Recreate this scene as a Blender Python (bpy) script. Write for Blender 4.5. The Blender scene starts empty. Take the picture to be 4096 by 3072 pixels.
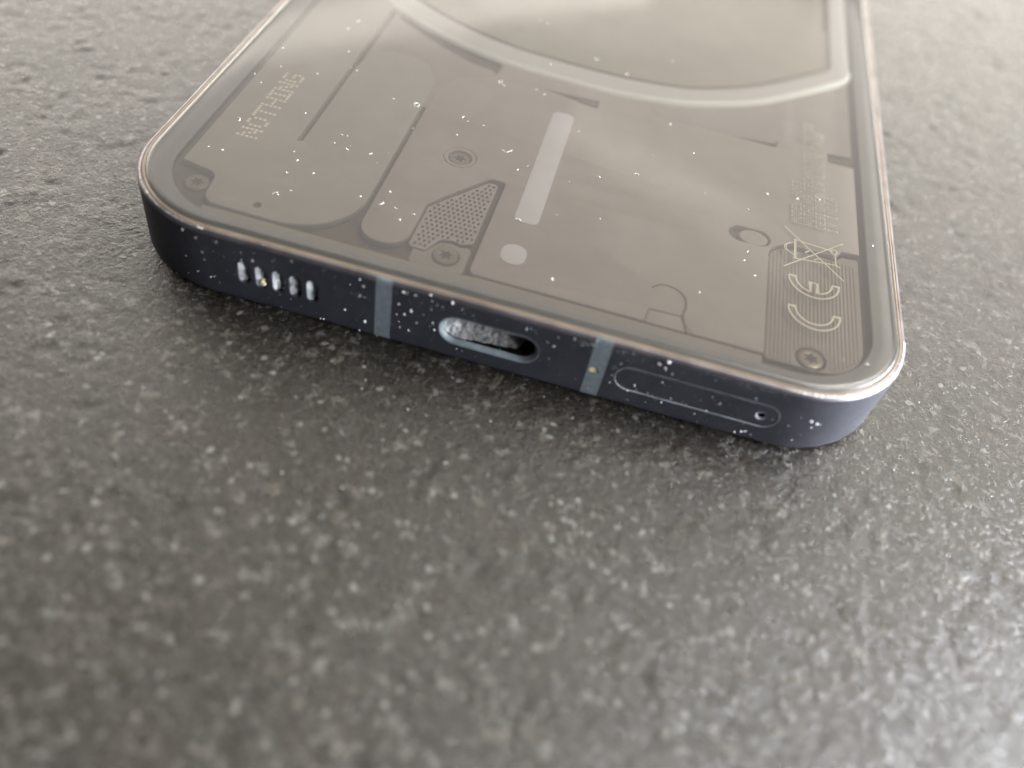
import bpy, bmesh, math, random
import numpy as np
from mathutils import Vector, Matrix, Quaternion
from math import sin, cos, pi, radians

random.seed(7)
rng = np.random.default_rng(11)
S = bpy.context.scene
COL = S.collection
MM = 0.001

# ------------------------------------------------------------------ camera
cam_d = bpy.data.cameras.new("camera")
cam = bpy.data.objects.new("camera", cam_d)
COL.objects.link(cam)
CX = Vector((5.9076, -54.4154, 61.5507)) * MM
rx = Vector((0.96303, 0.22465, 0.14867)).normalized()
uy = Vector((-0.26688, 0.72055, 0.63998))
fz = rx.cross(uy).normalized()
uy = fz.cross(rx).normalized()
cam.matrix_world = Matrix(((rx.x, uy.x, fz.x, CX.x), (rx.y, uy.y, fz.y, CX.y), (rx.z, uy.z, fz.z, CX.z), (0, 0, 0, 1)))
cam_d.sensor_fit = 'HORIZONTAL'
cam_d.sensor_width = 36.0
cam_d.lens = 36.0 * 0.83671
cam_d.clip_start = 0.005
cam_d.clip_end = 50.0
cam_d.dof.use_dof = True
cam_d.dof.focus_distance = 0.0885
cam_d.dof.aperture_fstop = 11.5
S.camera = cam

# ------------------------------------------------------------------ world and lamps (window light in a room, plus added fill lamps)
W = bpy.data.worlds.new("World")
S.world = W
W.use_nodes = True
bg = W.node_tree.nodes["Background"]
bg.inputs[0].default_value = (0.95, 0.97, 1.0, 1)
bg.inputs[1].default_value = 0.105
S.view_settings.view_transform = 'Standard'
S.view_settings.look = 'None'
S.view_settings.exposure = 0.0
S.view_settings.gamma = 1.0


def area(name, az, el, dist, w, h, radiance, col, aim=(0, 0.02, 0), roll=0):
    """rectangular lamp: az from +y towards +x, el above the table, in degrees"""
    d = bpy.data.lights.new(name, 'AREA')
    d.shape = 'RECTANGLE'
    d.size, d.size_y = w, h
    d.energy = radiance * pi * w * h
    d.color = col
    o = bpy.data.objects.new(name, d)
    COL.objects.link(o)
    a, e = radians(az), radians(el)
    t = Vector(aim)
    v = Vector((sin(a) * cos(e), cos(a) * cos(e), sin(e)))
    o.location = t + v * dist
    o.rotation_euler = (v.to_track_quat('Z', 'Y') @ Quaternion((0, 0, 1), radians(roll))).to_euler()
    return o


area("window_lamp", -8, 40, 1.5, 4.0, 1.02, 2.05, (1.0, 0.925, 0.835))
area("low_fill_lamp", -18, 11, 1.6, 5.5, 0.45, 7.5, (1.0, 0.94, 0.85))  # unseen lamp added to give the far stone its sheen
area("key_window_lamp", 64, 53, 1.0, 0.60, 0.48, 12.2, (1.0, 0.945, 0.88))
area("curtain_gap_lamp", -17, 26.7, 1.0, 0.56, 0.055, 1.7, (1.0, 0.93, 0.83), roll=11)
area("curtain_fold_lamp", 8, 36.0, 1.1, 0.40, 0.06, 0.58, (1.0, 0.93, 0.84), roll=-15)
area("front_window_lamp", 102, 7, 0.26, 0.12, 0.050, 92.0, (0.90, 0.94, 1.0), aim=(0.035, 0.0, 0.004))
area("corner_fill_lamp", 78, 8, 0.55, 0.24, 0.10, 125.0, (0.90, 0.94, 1.0), aim=(0.035, 0.003, 0.004))  # added lamp, only there to brighten the frame's right corner
area("rim_fill_lamp", 128, 47, 0.5, 0.07, 0.06, 85.0, (0.93, 0.96, 1.0), aim=(0.035, 0.0, 0.004))  # small unseen lamp added for highlights on the metal lip

# ------------------------------------------------------------------ materials
def mat(name):
    m = bpy.data.materials.new(name)
    m.use_nodes = True
    nt = m.node_tree
    return m, nt, nt.nodes["Principled BSDF"]


def N(nt, t, **kw):
    n = nt.nodes.new(t)
    for k, v in kw.items():
        if k.startswith('i_'):
            key = k[2:]
            key = int(key) if key.isdigit() else key
            n.inputs[key].default_value = v
        else:
            setattr(n, k, v)
    return n


def math_n(nt, op, a, b=None, c=None, clamp=False):
    n = nt.nodes.new("ShaderNodeMath")
    n.operation = op
    n.use_clamp = clamp
    for i, v in enumerate((a, b, c)):
        if v is None:
            continue
        if isinstance(v, (int, float)):
            n.inputs[i].default_value = v
        else:
            nt.links.new(v, n.inputs[i])
    return n.outputs[0]


def mixc(nt, f, a, b):
    n = nt.nodes.new("ShaderNodeMix")
    n.data_type = 'RGBA'
    for s, v in ((n.inputs[0], f), (n.inputs[6], a), (n.inputs[7], b)):
        if isinstance(v, (int, float)):
            s.default_value = v
        elif isinstance(v, tuple):
            s.default_value = v if len(v) == 4 else v + (1,)
        else:
            nt.links.new(v, s)
    return n.outputs[2]


def mm_coords(nt):
    """object position in millimetres"""
    tc = N(nt, "ShaderNodeTexCoord")
    v = N(nt, "ShaderNodeVectorMath", operation='SCALE')
    nt.links.new(tc.outputs["Object"], v.inputs[0])
    v.inputs[3].default_value = 1000.0
    return v.outputs[0]


def noise(nt, co, scale, detail=4, rough=0.55):
    n = N(nt, "ShaderNodeTexNoise")
    n.inputs["Scale"].default_value = scale
    n.inputs["Detail"].default_value = detail
    n.inputs["Roughness"].default_value = rough
    nt.links.new(co, n.inputs["Vector"])
    return n


def ramp(nt, fac, lo, hi, a=0.0, b=1.0):
    n = N(nt, "ShaderNodeMapRange")
    n.interpolation_type = 'SMOOTHSTEP'
    nt.links.new(fac, n.inputs[0])
    for i, v in ((1, lo), (2, hi), (3, a), (4, b)):
        n.inputs[i].default_value = v
    return n.outputs[0]


def plastic(name, col, rough=0.6, spec=0.3, var=0.12, grain=0.0, gscale=6.0):
    m, nt, p = mat(name)
    co = mm_coords(nt)
    n = noise(nt, co, 0.35, 5)
    f = ramp(nt, n.outputs[0], 0.3, 0.7)
    a = tuple(c * (1 - var) for c in col)
    b = tuple(min(1, c * (1 + var)) for c in col)
    nt.links.new(mixc(nt, f, a, b), p.inputs["Base Color"])
    p.inputs["Roughness"].default_value = rough
    p.inputs["Specular IOR Level"].default_value = spec
    if grain:
        g = noise(nt, co, gscale, 3)
        bp = N(nt, "ShaderNodeBump")
        bp.inputs["Strength"].default_value = grain
        bp.inputs["Distance"].default_value = 0.05 * MM
        nt.links.new(g.outputs[0], bp.inputs["Height"])
        nt.links.new(bp.outputs[0], p.inputs["Normal"])
    return m


M = {}
M['plate'] = plastic("dark_grey_plastic", (0.355, 0.318, 0.300), 0.65, 0.25, 0.05)
M['shield'] = plastic('grey_shield_plastic', (0.345, 0.327, 0.300), 0.62, 0.25, 0.05)
M['bracket'] = plastic('bracket_plastic', (0.305, 0.28, 0.262), 0.68, 0.25, 0.05)
M['seam'] = plastic('seam_shadow_plastic', (0.12, 0.10, 0.085), 0.8, 0.15, 0.1)
M['shelf'] = plastic("textured_grey_plastic", (0.31, 0.285, 0.265), 0.7, 0.25, 0.06, 0.5, 5.0)
M['ribs'] = plastic("ribbed_grey_plastic", (0.275, 0.248, 0.218), 0.6, 0.3, 0.05)
M['floor'] = plastic("recess_plastic", (0.10, 0.083, 0.068), 0.8, 0.15, 0.2)
M['ledge'] = plastic("adhesive_ledge", (0.235, 0.238, 0.236), 0.7, 0.2, 0.06)
M['coil'] = plastic("coil_cover", (0.33, 0.31, 0.262), 0.6, 0.3, 0.06)
M['strip'] = plastic("light_diffuser", (0.62, 0.625, 0.65), 0.5, 0.3, 0.04)
M['screw'] = plastic("screw_steel", (0.24, 0.215, 0.175), 0.35, 0.5, 0.1)
M['screw'].node_tree.nodes["Principled BSDF"].inputs["Metallic"].default_value = 0.4
M['socket'] = plastic("screw_socket", (0.02, 0.016, 0.012), 0.5, 0.3, 0.1)
M['print'] = plastic("pale_print", (0.80, 0.74, 0.63), 0.6, 0.2, 0.05)
M['print_faint'] = plastic("faint_print", (0.62, 0.58, 0.51), 0.6, 0.2, 0.10)
M['gasket'] = plastic("tan_reflection_gasket", (0.22, 0.17, 0.12), 0.4, 0.5, 0.2)  # warm reflection along the plastic rim put into its tan colour
M['display'] = plastic("black_display_glass", (0.006, 0.006, 0.008), 0.15, 0.5, 0.1)
M['lint'] = plastic("grey_lint", (0.52, 0.545, 0.56), 0.95, 0.1, 0.5, 1.0, 9.0)
M['dark_lint'] = plastic("dark_lint", (0.20, 0.19, 0.18), 0.95, 0.1, 0.6, 1.0, 9.0)
M['crumb'] = plastic("cream_crumb", (0.75, 0.62, 0.40), 0.7, 0.2, 0.1)
M['dust'] = plastic("white_dust", (0.66, 0.66, 0.65), 0.6, 0.4, 0.05)
M['grit'] = plastic('pale_grit', (0.36, 0.36, 0.34), 0.35, 0.6, 0.2)
m, nt, p = mat("port_lint")
co = mm_coords(nt)
sx = N(nt, "ShaderNodeSeparateXYZ")
nt.links.new(co, sx.inputs[0])
nl = noise(nt, co, 2.2, 5, 0.6)
k = math_n(nt, 'ADD', sx.outputs[0], math_n(nt, 'MULTIPLY', nl.outputs[0], 2.0))
fib = ramp(nt, nl.outputs[0], .3, .75, 0.45, 1.0)
c1 = mixc(nt, ramp(nt, k, -2.4, -1.4), (0.85, 0.87, 0.9), (0.34, 0.335, 0.33))
mixn = nt.nodes.new("ShaderNodeMix")
mixn.data_type = 'RGBA'
mixn.blend_type = 'MULTIPLY'
mixn.inputs[0].default_value = 1.0
nt.links.new(c1, mixn.inputs[6])
nt.links.new(fib, mixn.inputs[7])
nt.links.new(mixn.outputs[2], p.inputs["Base Color"])
p.inputs["Roughness"].default_value = 1.0
p.inputs["Specular IOR Level"].default_value = 0.0
M['port_lint'] = m
M['tray_rim'] = plastic('worn_tray_edge', (0.42, 0.46, 0.50), 0.5, 0.4, 0.35)
M['hole'] = plastic("dark_hole", (0.006, 0.006, 0.006), 0.9, 0.05, 0.1)
M['rim'] = plastic("worn_port_rim", (0.19, 0.225, 0.245), 0.5, 0.5, 0.35, 0.5, 5.0)

# light ring: milky white light guide
m, nt, p = mat("white_light_guide")
p.inputs["Base Color"].default_value = (0.56, 0.565, 0.57, 1)
p.inputs["Roughness"].default_value = 0.5
p.inputs["Specular IOR Level"].default_value = 0.3
p.inputs["Subsurface Weight"].default_value = 1.0
p.inputs["Subsurface Radius"].default_value = (1.0, 1.0, 1.0)
p.inputs["Subsurface Scale"].default_value = 0.5 * MM
M['ring'] = m
M['ring_edge_highlight'] = plastic('light_guide_edge_highlight', (0.90, 0.93, 0.91), 0.5, 0.3, 0.02)  # lit look of the ring's wall put into a paler colour

# anodised frame
m, nt, p = mat("black_anodised_metal")
co = mm_coords(nt)
n1 = noise(nt, co, 0.25, 4)
n2 = noise(nt, co, 3.0, 5, 0.7)
nt.links.new(mixc(nt, ramp(nt, n1.outputs[0], .3, .7), (0.040, 0.041, 0.052), (0.054, 0.055, 0.068)), p.inputs["Base Color"])
p.inputs["Metallic"].default_value = 0.4
nt.links.new(ramp(nt, n2.outputs[0], .3, .8, 0.52, 0.64), p.inputs["Roughness"])
bp = N(nt, "ShaderNodeBump")
bp.inputs["Strength"].default_value = 0.12
bp.inputs["Distance"].default_value = 0.03 * MM
n3 = noise(nt, co, 9.0, 3)
nt.links.new(n3.outputs[0], bp.inputs["Height"])
nt.links.new(bp.outputs[0], p.inputs["Normal"])
M['frame'] = m
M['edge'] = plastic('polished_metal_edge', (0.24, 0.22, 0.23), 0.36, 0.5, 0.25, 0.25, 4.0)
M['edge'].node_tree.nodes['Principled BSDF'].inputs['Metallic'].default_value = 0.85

# antenna band: grey blue plastic with scuffs
m, nt, p = mat("grey_blue_band")
co = mm_coords(nt)
n1 = noise(nt, co, 1.6, 6, 0.65)
nt.links.new(mixc(nt, ramp(nt, n1.outputs[0], .35, .75), (0.135, 0.160, 0.175), (0.185, 0.217, 0.235)), p.inputs["Base Color"])
p.inputs["Roughness"].default_value = 0.5
M['band'] = m

# back glass: fresnel reflection over a clear pane
m, nt, p = mat("clear_back_glass")
nt.nodes.remove(p)
fr = N(nt, "ShaderNodeFresnel")
fr.inputs[0].default_value = 1.52
fac = math_n(nt, 'MULTIPLY', fr.outputs[0], 1.27, clamp=True)
gl = N(nt, "ShaderNodeBsdfGlossy")
gl.inputs["Roughness"].default_value = 0.07
gl.inputs["Color"].default_value = (1, 1, 1, 1)
gco = mm_coords(nt)
smear = noise(nt, gco, 0.09, 5, 0.6)
nt.links.new(ramp(nt, smear.outputs[0], .35, .70, 0.045, 0.13), gl.inputs["Roughness"])
tr = N(nt, "ShaderNodeBsdfTransparent")
tr.inputs[0].default_value = (0.93, 0.92, 0.90, 1)
mx = N(nt, "ShaderNodeMixShader")
nt.links.new(fac, mx.inputs[0])
nt.links.new(tr.outputs[0], mx.inputs[1])
nt.links.new(gl.outputs[0], mx.inputs[2])
nt.links.new(mx.outputs[0], nt.nodes["Material Output"].inputs[0])
M['glass'] = m
m2 = m.copy()
[m2.node_tree.links.remove(l) for l in list(m2.node_tree.links) if l.to_socket.name == 'Roughness']
m2.name = 'ground_glass_edge'
[n for n in m2.node_tree.nodes if n.type == 'BSDF_GLOSSY'][0].inputs['Roughness'].default_value = 0.32
M['glass_edge'] = m2
m, nt, p = mat("glass_underside")
nt.nodes.remove(p)
tr = N(nt, "ShaderNodeBsdfTransparent")
tr.inputs[0].default_value = (0.97, 0.97, 0.96, 1)
nt.links.new(tr.outputs[0], nt.nodes["Material Output"].inputs[0])
M['glass_under'] = m

# granite worktop
m, nt, p = mat("dark_leathered_granite")
co = mm_coords(nt)
wob = noise(nt, co, 1.4, 3)
vm = N(nt, "ShaderNodeVectorMath", operation='SCALE')
nt.links.new(wob.outputs[1], vm.inputs[0])
vm.inputs[3].default_value = 0.9
va = N(nt, "ShaderNodeVectorMath", operation='ADD')
nt.links.new(co, va.inputs[0])
nt.links.new(vm.outputs[0], va.inputs[1])
wco = va.outputs[0]


def grains(scale, r0, r1, dens):
    v = N(nt, "ShaderNodeTexVoronoi")
    v.inputs["Scale"].default_value = scale
    nt.links.new(wco, v.inputs["Vector"])
    sp = N(nt, "ShaderNodeSeparateColor")
    nt.links.new(v.outputs["Color"], sp.inputs[0])
    r = ramp(nt, sp.outputs[0], 1 - dens, 1.0, r0, r1)
    d = math_n(nt, 'SUBTRACT', r, v.outputs["Distance"])
    return ramp(nt, d, -0.03, 0.16), sp.outputs[1], sp.outputs[2]


g2, t2, t2b = grains(1.35, -0.1, 0.50, 0.26)
g3, t3, t3b = grains(4.2, -0.1, 0.55, 0.40)
nb = noise(nt, co, 0.16, 4)
nf = noise(nt, co, 2.2, 6, 0.65)
na = noise(nt, wco, 0.75, 3, 0.6)
nc = noise(nt, wco, 1.9, 4, 0.62)
g1 = ramp(nt, na.outputs[0], 0.57, 0.68)
g4 = ramp(nt, nc.outputs[0], 0.55, 0.68)
tint = ramp(nt, noise(nt, co, 0.5, 2).outputs[0], .42, .58)
base = mixc(nt, ramp(nt, nb.outputs[0], .35, .65), (0.025, 0.0225, 0.016), (0.033, 0.0255, 0.0185))
base = mixc(nt, ramp(nt, nf.outputs[0], .28, .68), (0.010, 0.0095, 0.009), base)
base = mixc(nt, math_n(nt, 'MULTIPLY', g3, 0.50), base, (0.075, 0.072, 0.062))
base = mixc(nt, math_n(nt, 'MULTIPLY', g4, 0.70), base, mixc(nt, tint, (0.062, 0.062, 0.055), (0.059, 0.051, 0.041)))
base = mixc(nt, math_n(nt, 'MULTIPLY', g1, 0.70), base, mixc(nt, tint, (0.135, 0.135, 0.124), (0.10, 0.088, 0.069)))
base = mixc(nt, math_n(nt, 'MULTIPLY', g2, 0.85), base, mixc(nt, t2, (0.075, 0.065, 0.052), (0.20, 0.20, 0.188)))
nt.links.new(base, p.inputs["Base Color"])
nr = noise(nt, co, 0.8, 5)
nt.links.new(ramp(nt, nr.outputs[0], .3, .7, 0.24, 0.38), p.inputs["Roughness"])
p.inputs["Specular IOR Level"].default_value = 0.60
hh = math_n(nt, 'ADD', math_n(nt, 'MULTIPLY', nf.outputs[0], 1.4), math_n(nt, 'MULTIPLY', g1, 0.4))
hh = math_n(nt, 'ADD', hh, math_n(nt, 'MULTIPLY', g4, 0.5))
hh = math_n(nt, 'ADD', hh, math_n(nt, 'MULTIPLY', g3, 0.25))
hh = math_n(nt, 'ADD', hh, math_n(nt, 'MULTIPLY', g2, 0.35))
bp = N(nt, "ShaderNodeBump")
bp.inputs["Strength"].default_value = 0.6
bp.inputs["Distance"].default_value = 0.16 * MM
nt.links.new(hh, bp.inputs["Height"])
nt.links.new(bp.outputs[0], p.inputs["Normal"])
M['stone'] = m

# ------------------------------------------------------------------ mesh helpers (all input in millimetres)
def link(name, me, mats, parent=None, smooth=True, angle=35):
    for mt in (mats if isinstance(mats, (list, tuple)) else [mats]):
        if mt.name not in [x.name for x in me.materials if x]:
            me.materials.append(mt)
    o = bpy.data.objects.new(name, me)
    COL.objects.link(o)
    if smooth and len(me.polygons):
        me.polygons.foreach_set("use_smooth", [True] * len(me.polygons))
        me.set_sharp_from_angle(angle=radians(angle))
    if parent is not None:
        o.parent = parent
    return o


def from_py(name, verts, faces, mats, parent=None, smooth=True, angle=35, fm=None):
    me = bpy.data.meshes.new(name)
    me.from_pydata([tuple(c * MM for c in v) for v in verts], [], faces)
    if fm:
        me.polygons.foreach_set("material_index", fm)
    me.update()
    bm = bmesh.new()
    bm.from_mesh(me)
    bmesh.ops.recalc_face_normals(bm, faces=bm.faces)
    bm.to_mesh(me)
    bm.free()
    return link(name, me, mats, parent, smooth, angle)


def plate(name, outline, z0, z1, mt, parent, holes=(), bevel=0.06, res=2, smooth=True):
    """flat slab with bevelled edges from 2D loops"""
    cu = bpy.data.curves.new(name, 'CURVE')
    cu.dimensions = '2D'
    cu.fill_mode = 'BOTH'
    for loop in [outline] + list(holes):
        sp = cu.splines.new('POLY')
        sp.points.add(len(loop) - 1)
        for q, pt in zip(loop, sp.points):
            pt.co = (q[0], q[1], 0, 1)
        sp.use_cyclic_u = True
    h = (z1 - z0) / 2
    cu.bevel_depth = bevel
    cu.bevel_resolution = res
    cu.offset = -bevel
    cu.extrude = max(h - bevel, 1e-4)
    tmp = bpy.data.objects.new("tmp", cu)
    COL.objects.link(tmp)
    dg = bpy.context.evaluated_depsgraph_get()
    me = bpy.data.meshes.new_from_object(tmp.evaluated_get(dg))
    bpy.data.objects.remove(tmp)
    bpy.data.curves.remove(cu)
    me.materials.clear()
    bm = bmesh.new()
    bm.from_mesh(me)
    bmesh.ops.remove_doubles(bm, verts=bm.verts, dist=1e-4)
    bmesh.ops.translate(bm, verts=bm.verts, vec=(0, 0, (z0 + z1) / 2))
    bmesh.ops.scale(bm, verts=bm.verts, vec=(MM, MM, MM))
    bm.to_mesh(me)
    bm.free()
    me.name = name
    return link(name, me, mt, parent, smooth, 40)


def round_poly(pts, seg=6):
    """pts: (x, y, r); returns the polygon with rounded corners"""
    out = []
    n = len(pts)
    for i in range(n):
        x, y = pts[i][:2]
        r = pts[i][2] if len(pts[i]) > 2 else 0
        if r <= 0:
            out.append((x, y))
            continue
        P = Vector((x, y))
        a = Vector(pts[i - 1][:2]) - P
        b = Vector(pts[(i + 1) % n][:2]) - P
        la, lb = a.length, b.length
        a.normalize()
        b.normalize()
        ang = a.angle(b)
        t = min(r / math.tan(ang / 2), la * 0.49, lb * 0.49)
        r2 = t * math.tan(ang / 2)
        c = P + (a + b).normalized() * (r2 / sin(ang / 2))
        p0, p1 = P + a * t, P + b * t
        a0 = math.atan2(p0.y - c.y, p0.x - c.x)
        a1 = math.atan2(p1.y - c.y, p1.x - c.x)
        d = (a1 - a0 + pi) % (2 * pi) - pi
        for k in range(seg + 1):
            th = a0 + d * k / seg
            out.append((c.x + r2 * cos(th), c.y + r2 * sin(th)))
    return out


def circle(x, y, r, n=24, ry=None, rot=0):
    ry = ry or r
    o = []
    for k in range(n):
        t = 2 * pi * k / n
        a, b = r * cos(t), ry * sin(t)
        o.append((x + a * cos(rot) - b * sin(rot), y + a * sin(rot) + b * cos(rot)))
    return o


def capsule(x, y, w, h, seg=10):
    r = min(w, h) / 2
    return round_poly([(x - w / 2, y - h / 2, r * .999), (x + w / 2, y - h / 2, r * .999), (x + w / 2, y + h / 2, r * .999), (x - w / 2, y + h / 2, r * .999)], seg)


HX, LEN, RAD = 38.2, 159.2, 10.8


def outline(o, seg=18):
    r = RAD - o
    return round_poly([(-HX + o, o, r), (HX - o, o, r), (HX - o, LEN - o, r), (-HX + o, LEN - o, r)], seg)


def sweep(name, prof, mt, parent, closed=True, cap_top=False, cap_mat=None):
    """profile of (inset, z) carried round the phone's outline"""
    loops = [outline(o) for o, z in prof]
    n = len(loops[0])
    V, F, fm = [], [], []
    for (o, z), lp in zip(prof, loops):
        V += [(x, y, z) for x, y in lp]
    k = len(prof)
    for i in range(k if closed else k - 1):
        j = (i + 1) % k
        for a in range(n):
            b = (a + 1) % n
            F.append((i * n + a, i * n + b, j * n + b, j * n + a))
            fm.append(0)
    return V, F, fm, n


def prism_y(loop, y0, y1):
    """loop of (x, z), extruded along y; closed"""
    n = len(loop)
    V = [(x, y0, z) for x, z in loop] + [(x, y1, z) for x, z in loop]
    F = [(a, (a + 1) % n, n + (a + 1) % n, n + a) for a in range(n)]
    F += [tuple(range(n))[::-1], tuple(range(n, 2 * n))]
    return V, F


def merge(parts):
    V, F = [], []
    for v, f in parts:
        k = len(V)
        V += v
        F += [tuple(i + k for i in q) for q in f]
    return V, F


def cut(o, cutV, cutF):
    """boolean difference, baked"""
    c = from_py("cutter", cutV, cutF, [M['hole']], None, False)
    md = o.modifiers.new("cut", 'BOOLEAN')
    md.object = c
    md.operation = 'DIFFERENCE'
    md.solver = 'EXACT'
    bpy.context.view_layer.update()
    dg = bpy.context.evaluated_depsgraph_get()
    me = bpy.data.meshes.new_from_object(o.evaluated_get(dg))
    o.modifiers.clear()
    old = o.data
    o.data = me
    bpy.data.meshes.remove(old)
    cm = c.data
    bpy.data.objects.remove(c)
    bpy.data.meshes.remove(cm)
    while len(me.materials) > 1:
        me.materials.pop()
    me.polygons.foreach_set("material_index", [0] * len(me.polygons))
    me.polygons.foreach_set("use_smooth", [True] * len(me.polygons))
    me.set_sharp_from_angle(angle=radians(35))
    me.update()


def smooth_path(pts, k=6):
    """Catmull-Rom through open list of points"""
    out = []
    n = len(pts)
    for i in range(n - 1):
        p0, p1, p2, p3 = (Vector(pts[max(i - 1, 0)]), Vector(pts[i]), Vector(pts[i + 1]), Vector(pts[min(i + 2, n - 1)]))
        for s in range(k):
            t = s / k
            q = 0.5 * (2 * p1 + (p2 - p0) * t + (2 * p0 - 5 * p1 + 4 * p2 - p3) * t * t + (3 * p1 - p0 - 3 * p2 + p3) * t ** 3)
            out.append((q.x, q.y))
    out.append(tuple(pts[-1][:2]))
    return out


_ico = bmesh.new()
bmesh.ops.create_icosphere(_ico, subdivisions=1, radius=1)
_iv = [tuple(v.co) for v in _ico.verts]
_if = [tuple(v.index for v in f.verts) for f in _ico.faces]
_ico.free()
_ico = bmesh.new()
bmesh.ops.create_icosphere(_ico, subdivisions=3, radius=1)
_iv3 = [tuple(v.co) for v in _ico.verts]
_if3 = [tuple(v.index for v in f.verts) for f in _ico.faces]
_ico.free()


def blob(c, r, jit=0.25, rot=None):
    """small irregular grain; r = (rx, ry, rz)"""
    R = rot or Matrix.Rotation(random.uniform(0, 6.28), 3, 'Z')
    V = []
    for v in _iv:
        k = 1 + random.uniform(-jit, jit)
        q = R @ Vector((v[0] * r[0] * k, v[1] * r[1] * k, v[2] * r[2] * k))
        V.append((c[0] + q.x, c[1] + q.y, c[2] + q.z))
    return V, _if


from mathutils import noise as mnoise


def lump(c, r, amp=0.3, freq=1.6, seed=0.0):
    """larger noisy mass (lint)"""
    V = []
    for v in _iv3:
        q = Vector(v)
        k = 1 + amp * mnoise.fractal(q * freq + Vector((seed, seed * 1.7, 3.1)), 0.8, 2.1, 4)
        V.append((c[0] + v[0] * r[0] * k, c[1] + v[1] * r[1] * k, c[2] + v[2] * r[2] * k))
    return V, _if3


# ------------------------------------------------------------------ worktop: one sheet with real relief
def worktop():
    st = 0.36
    fx = np.arange(-118, 150, st)
    fy = np.arange(-62, 176, st)
    nx, ny = len(fx), len(fy)
    kx = np.fft.fftfreq(nx, st)[None, :]
    ky = np.fft.fftfreq(ny, st)[:, None]
    k = np.sqrt(kx ** 2 + ky ** 2) + 1e-9
    def band(wl, sig):
        s = np.exp(-((np.log(k * wl)) ** 2) / (2 * sig ** 2)) / k
        z = np.fft.ifft2(np.fft.fft2(rng.standard_normal((ny, nx))) * s).real
        return z / z.std()
    fine, mid, lng, patch = band(1.7, 0.35), band(3.6, 0.4), band(14, 0.5), band(9, 0.4)
    mid = np.where(mid > 0, np.sqrt(np.abs(mid)) * 0.9, mid * 1.1)
    amp = np.clip(0.75 + 0.45 * patch, 0.2, 1.8)
    h = (0.55 * mid + 0.40 * fine) * amp + 0.5 * lng
    h = h / h.std() * STONE_RELIEF
    h -= np.percentile(h, 99.7)
    h = np.minimum(h, 0.02)
    m0 = float(h.mean())
    ex = np.array([-900, -600, -400, -280, -200, -150])
    gx = np.concatenate([ex, fx, -ex[::-1] + 20])
    ey0 = np.array([-700, -450, -300, -200, -130, -90])
    ey1 = np.array([200, 240, 320, 450, 650, 900, 1100])
    gy = np.concatenate([ey0, fy, ey1])
    H = np.full((len(gy), len(gx)), m0)
    H[6:6 + ny, 6:6 + nx] = h
    X, Y = np.meshgrid(gx, gy)
    co = np.stack([X, Y, H], -1).reshape(-1, 3) * MM
    NX, NY = len(gx), len(gy)
    a = (np.arange(NY - 1)[:, None] * NX + np.arange(NX - 1)[None, :]).ravel()
    q = np.stack([a, a + 1, a + 1 + NX, a + NX], -1)
    me = bpy.data.meshes.new("worktop")
    me.vertices.add(len(co))
    me.vertices.foreach_set("co", co.ravel())
    me.loops.add(q.size)
    me.loops.foreach_set("vertex_index", q.ravel().astype(np.int32))
    me.polygons.add(len(q))
    me.polygons.foreach_set("loop_start", np.arange(0, q.size, 4, dtype=np.int32))
    me.polygons.foreach_set("use_smooth", np.ones(len(q), dtype=bool))
    me.update(calc_edges=True)
    me.validate()
    o = link("worktop", me, M['stone'], None, False)
    o["kind"] = "structure"
    o["label"] = "dark grey speckled granite worktop under the phone"
    return (fx, fy, h)


STONE_RELIEF = 0.029
TOP = worktop()


def stone_z(x, y):
    fx, fy, h = TOP
    i = int(np.clip(np.searchsorted(fy, y), 0, len(fy) - 1))
    j = int(np.clip(np.searchsorted(fx, x), 0, len(fx) - 1))
    return float(h[i, j])


# ------------------------------------------------------------------ the phone
phone = bpy.data.objects.new("mobile_phone", None)
phone.empty_display_size = 0.02
COL.objects.link(phone)
phone["label"] = "black mobile phone lying face down, dusty transparent back and dark metal frame"
phone["category"] = "phone"

# metal frame
FP = [(0.42, 0.30), (0.16, 0.42), (0.04, 0.65), (0, 1.0), (0, 7.40), (0.025, 7.60), (0.09, 7.78), (0.20, 7.92), (0.32, 7.98), (0.42, 7.97), (0.48, 7.88),
      (0.48, 7.35), (2.95, 7.35), (2.95, 0.30)]
V, F, fm, n = sweep("frame", FP, None, None)
frame = from_py("frame", V, F, [M['frame']], phone, True, 35)

USB = (-0.15, 4.05, 9.6, 3.5)
SLX = [-23.95, -22.27, -20.60, -18.92, -17.25]
TRAY = (19.66, 4.05, 15.4, 2.95)
MIC = (9.95, 3.9, 0.46)
parts = [prism_y(capsule(USB[0], USB[1], USB[2], USB[3], 8), -1, 2.5)]
for sx in SLX:
    parts.append(prism_y(capsule(sx, 4.05, 1.22, 2.65, 6), -1, 1.7))
parts.append(prism_y(capsule(*TRAY, 8), -1, 1.2))
parts.append(prism_y(circle(MIC[0], MIC[1], MIC[2], 16), -1, 1.0))
cut(frame, *merge(parts))
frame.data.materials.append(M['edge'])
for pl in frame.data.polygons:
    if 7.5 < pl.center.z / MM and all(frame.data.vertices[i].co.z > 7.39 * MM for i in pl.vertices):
        pl.material_index = 1

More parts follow.
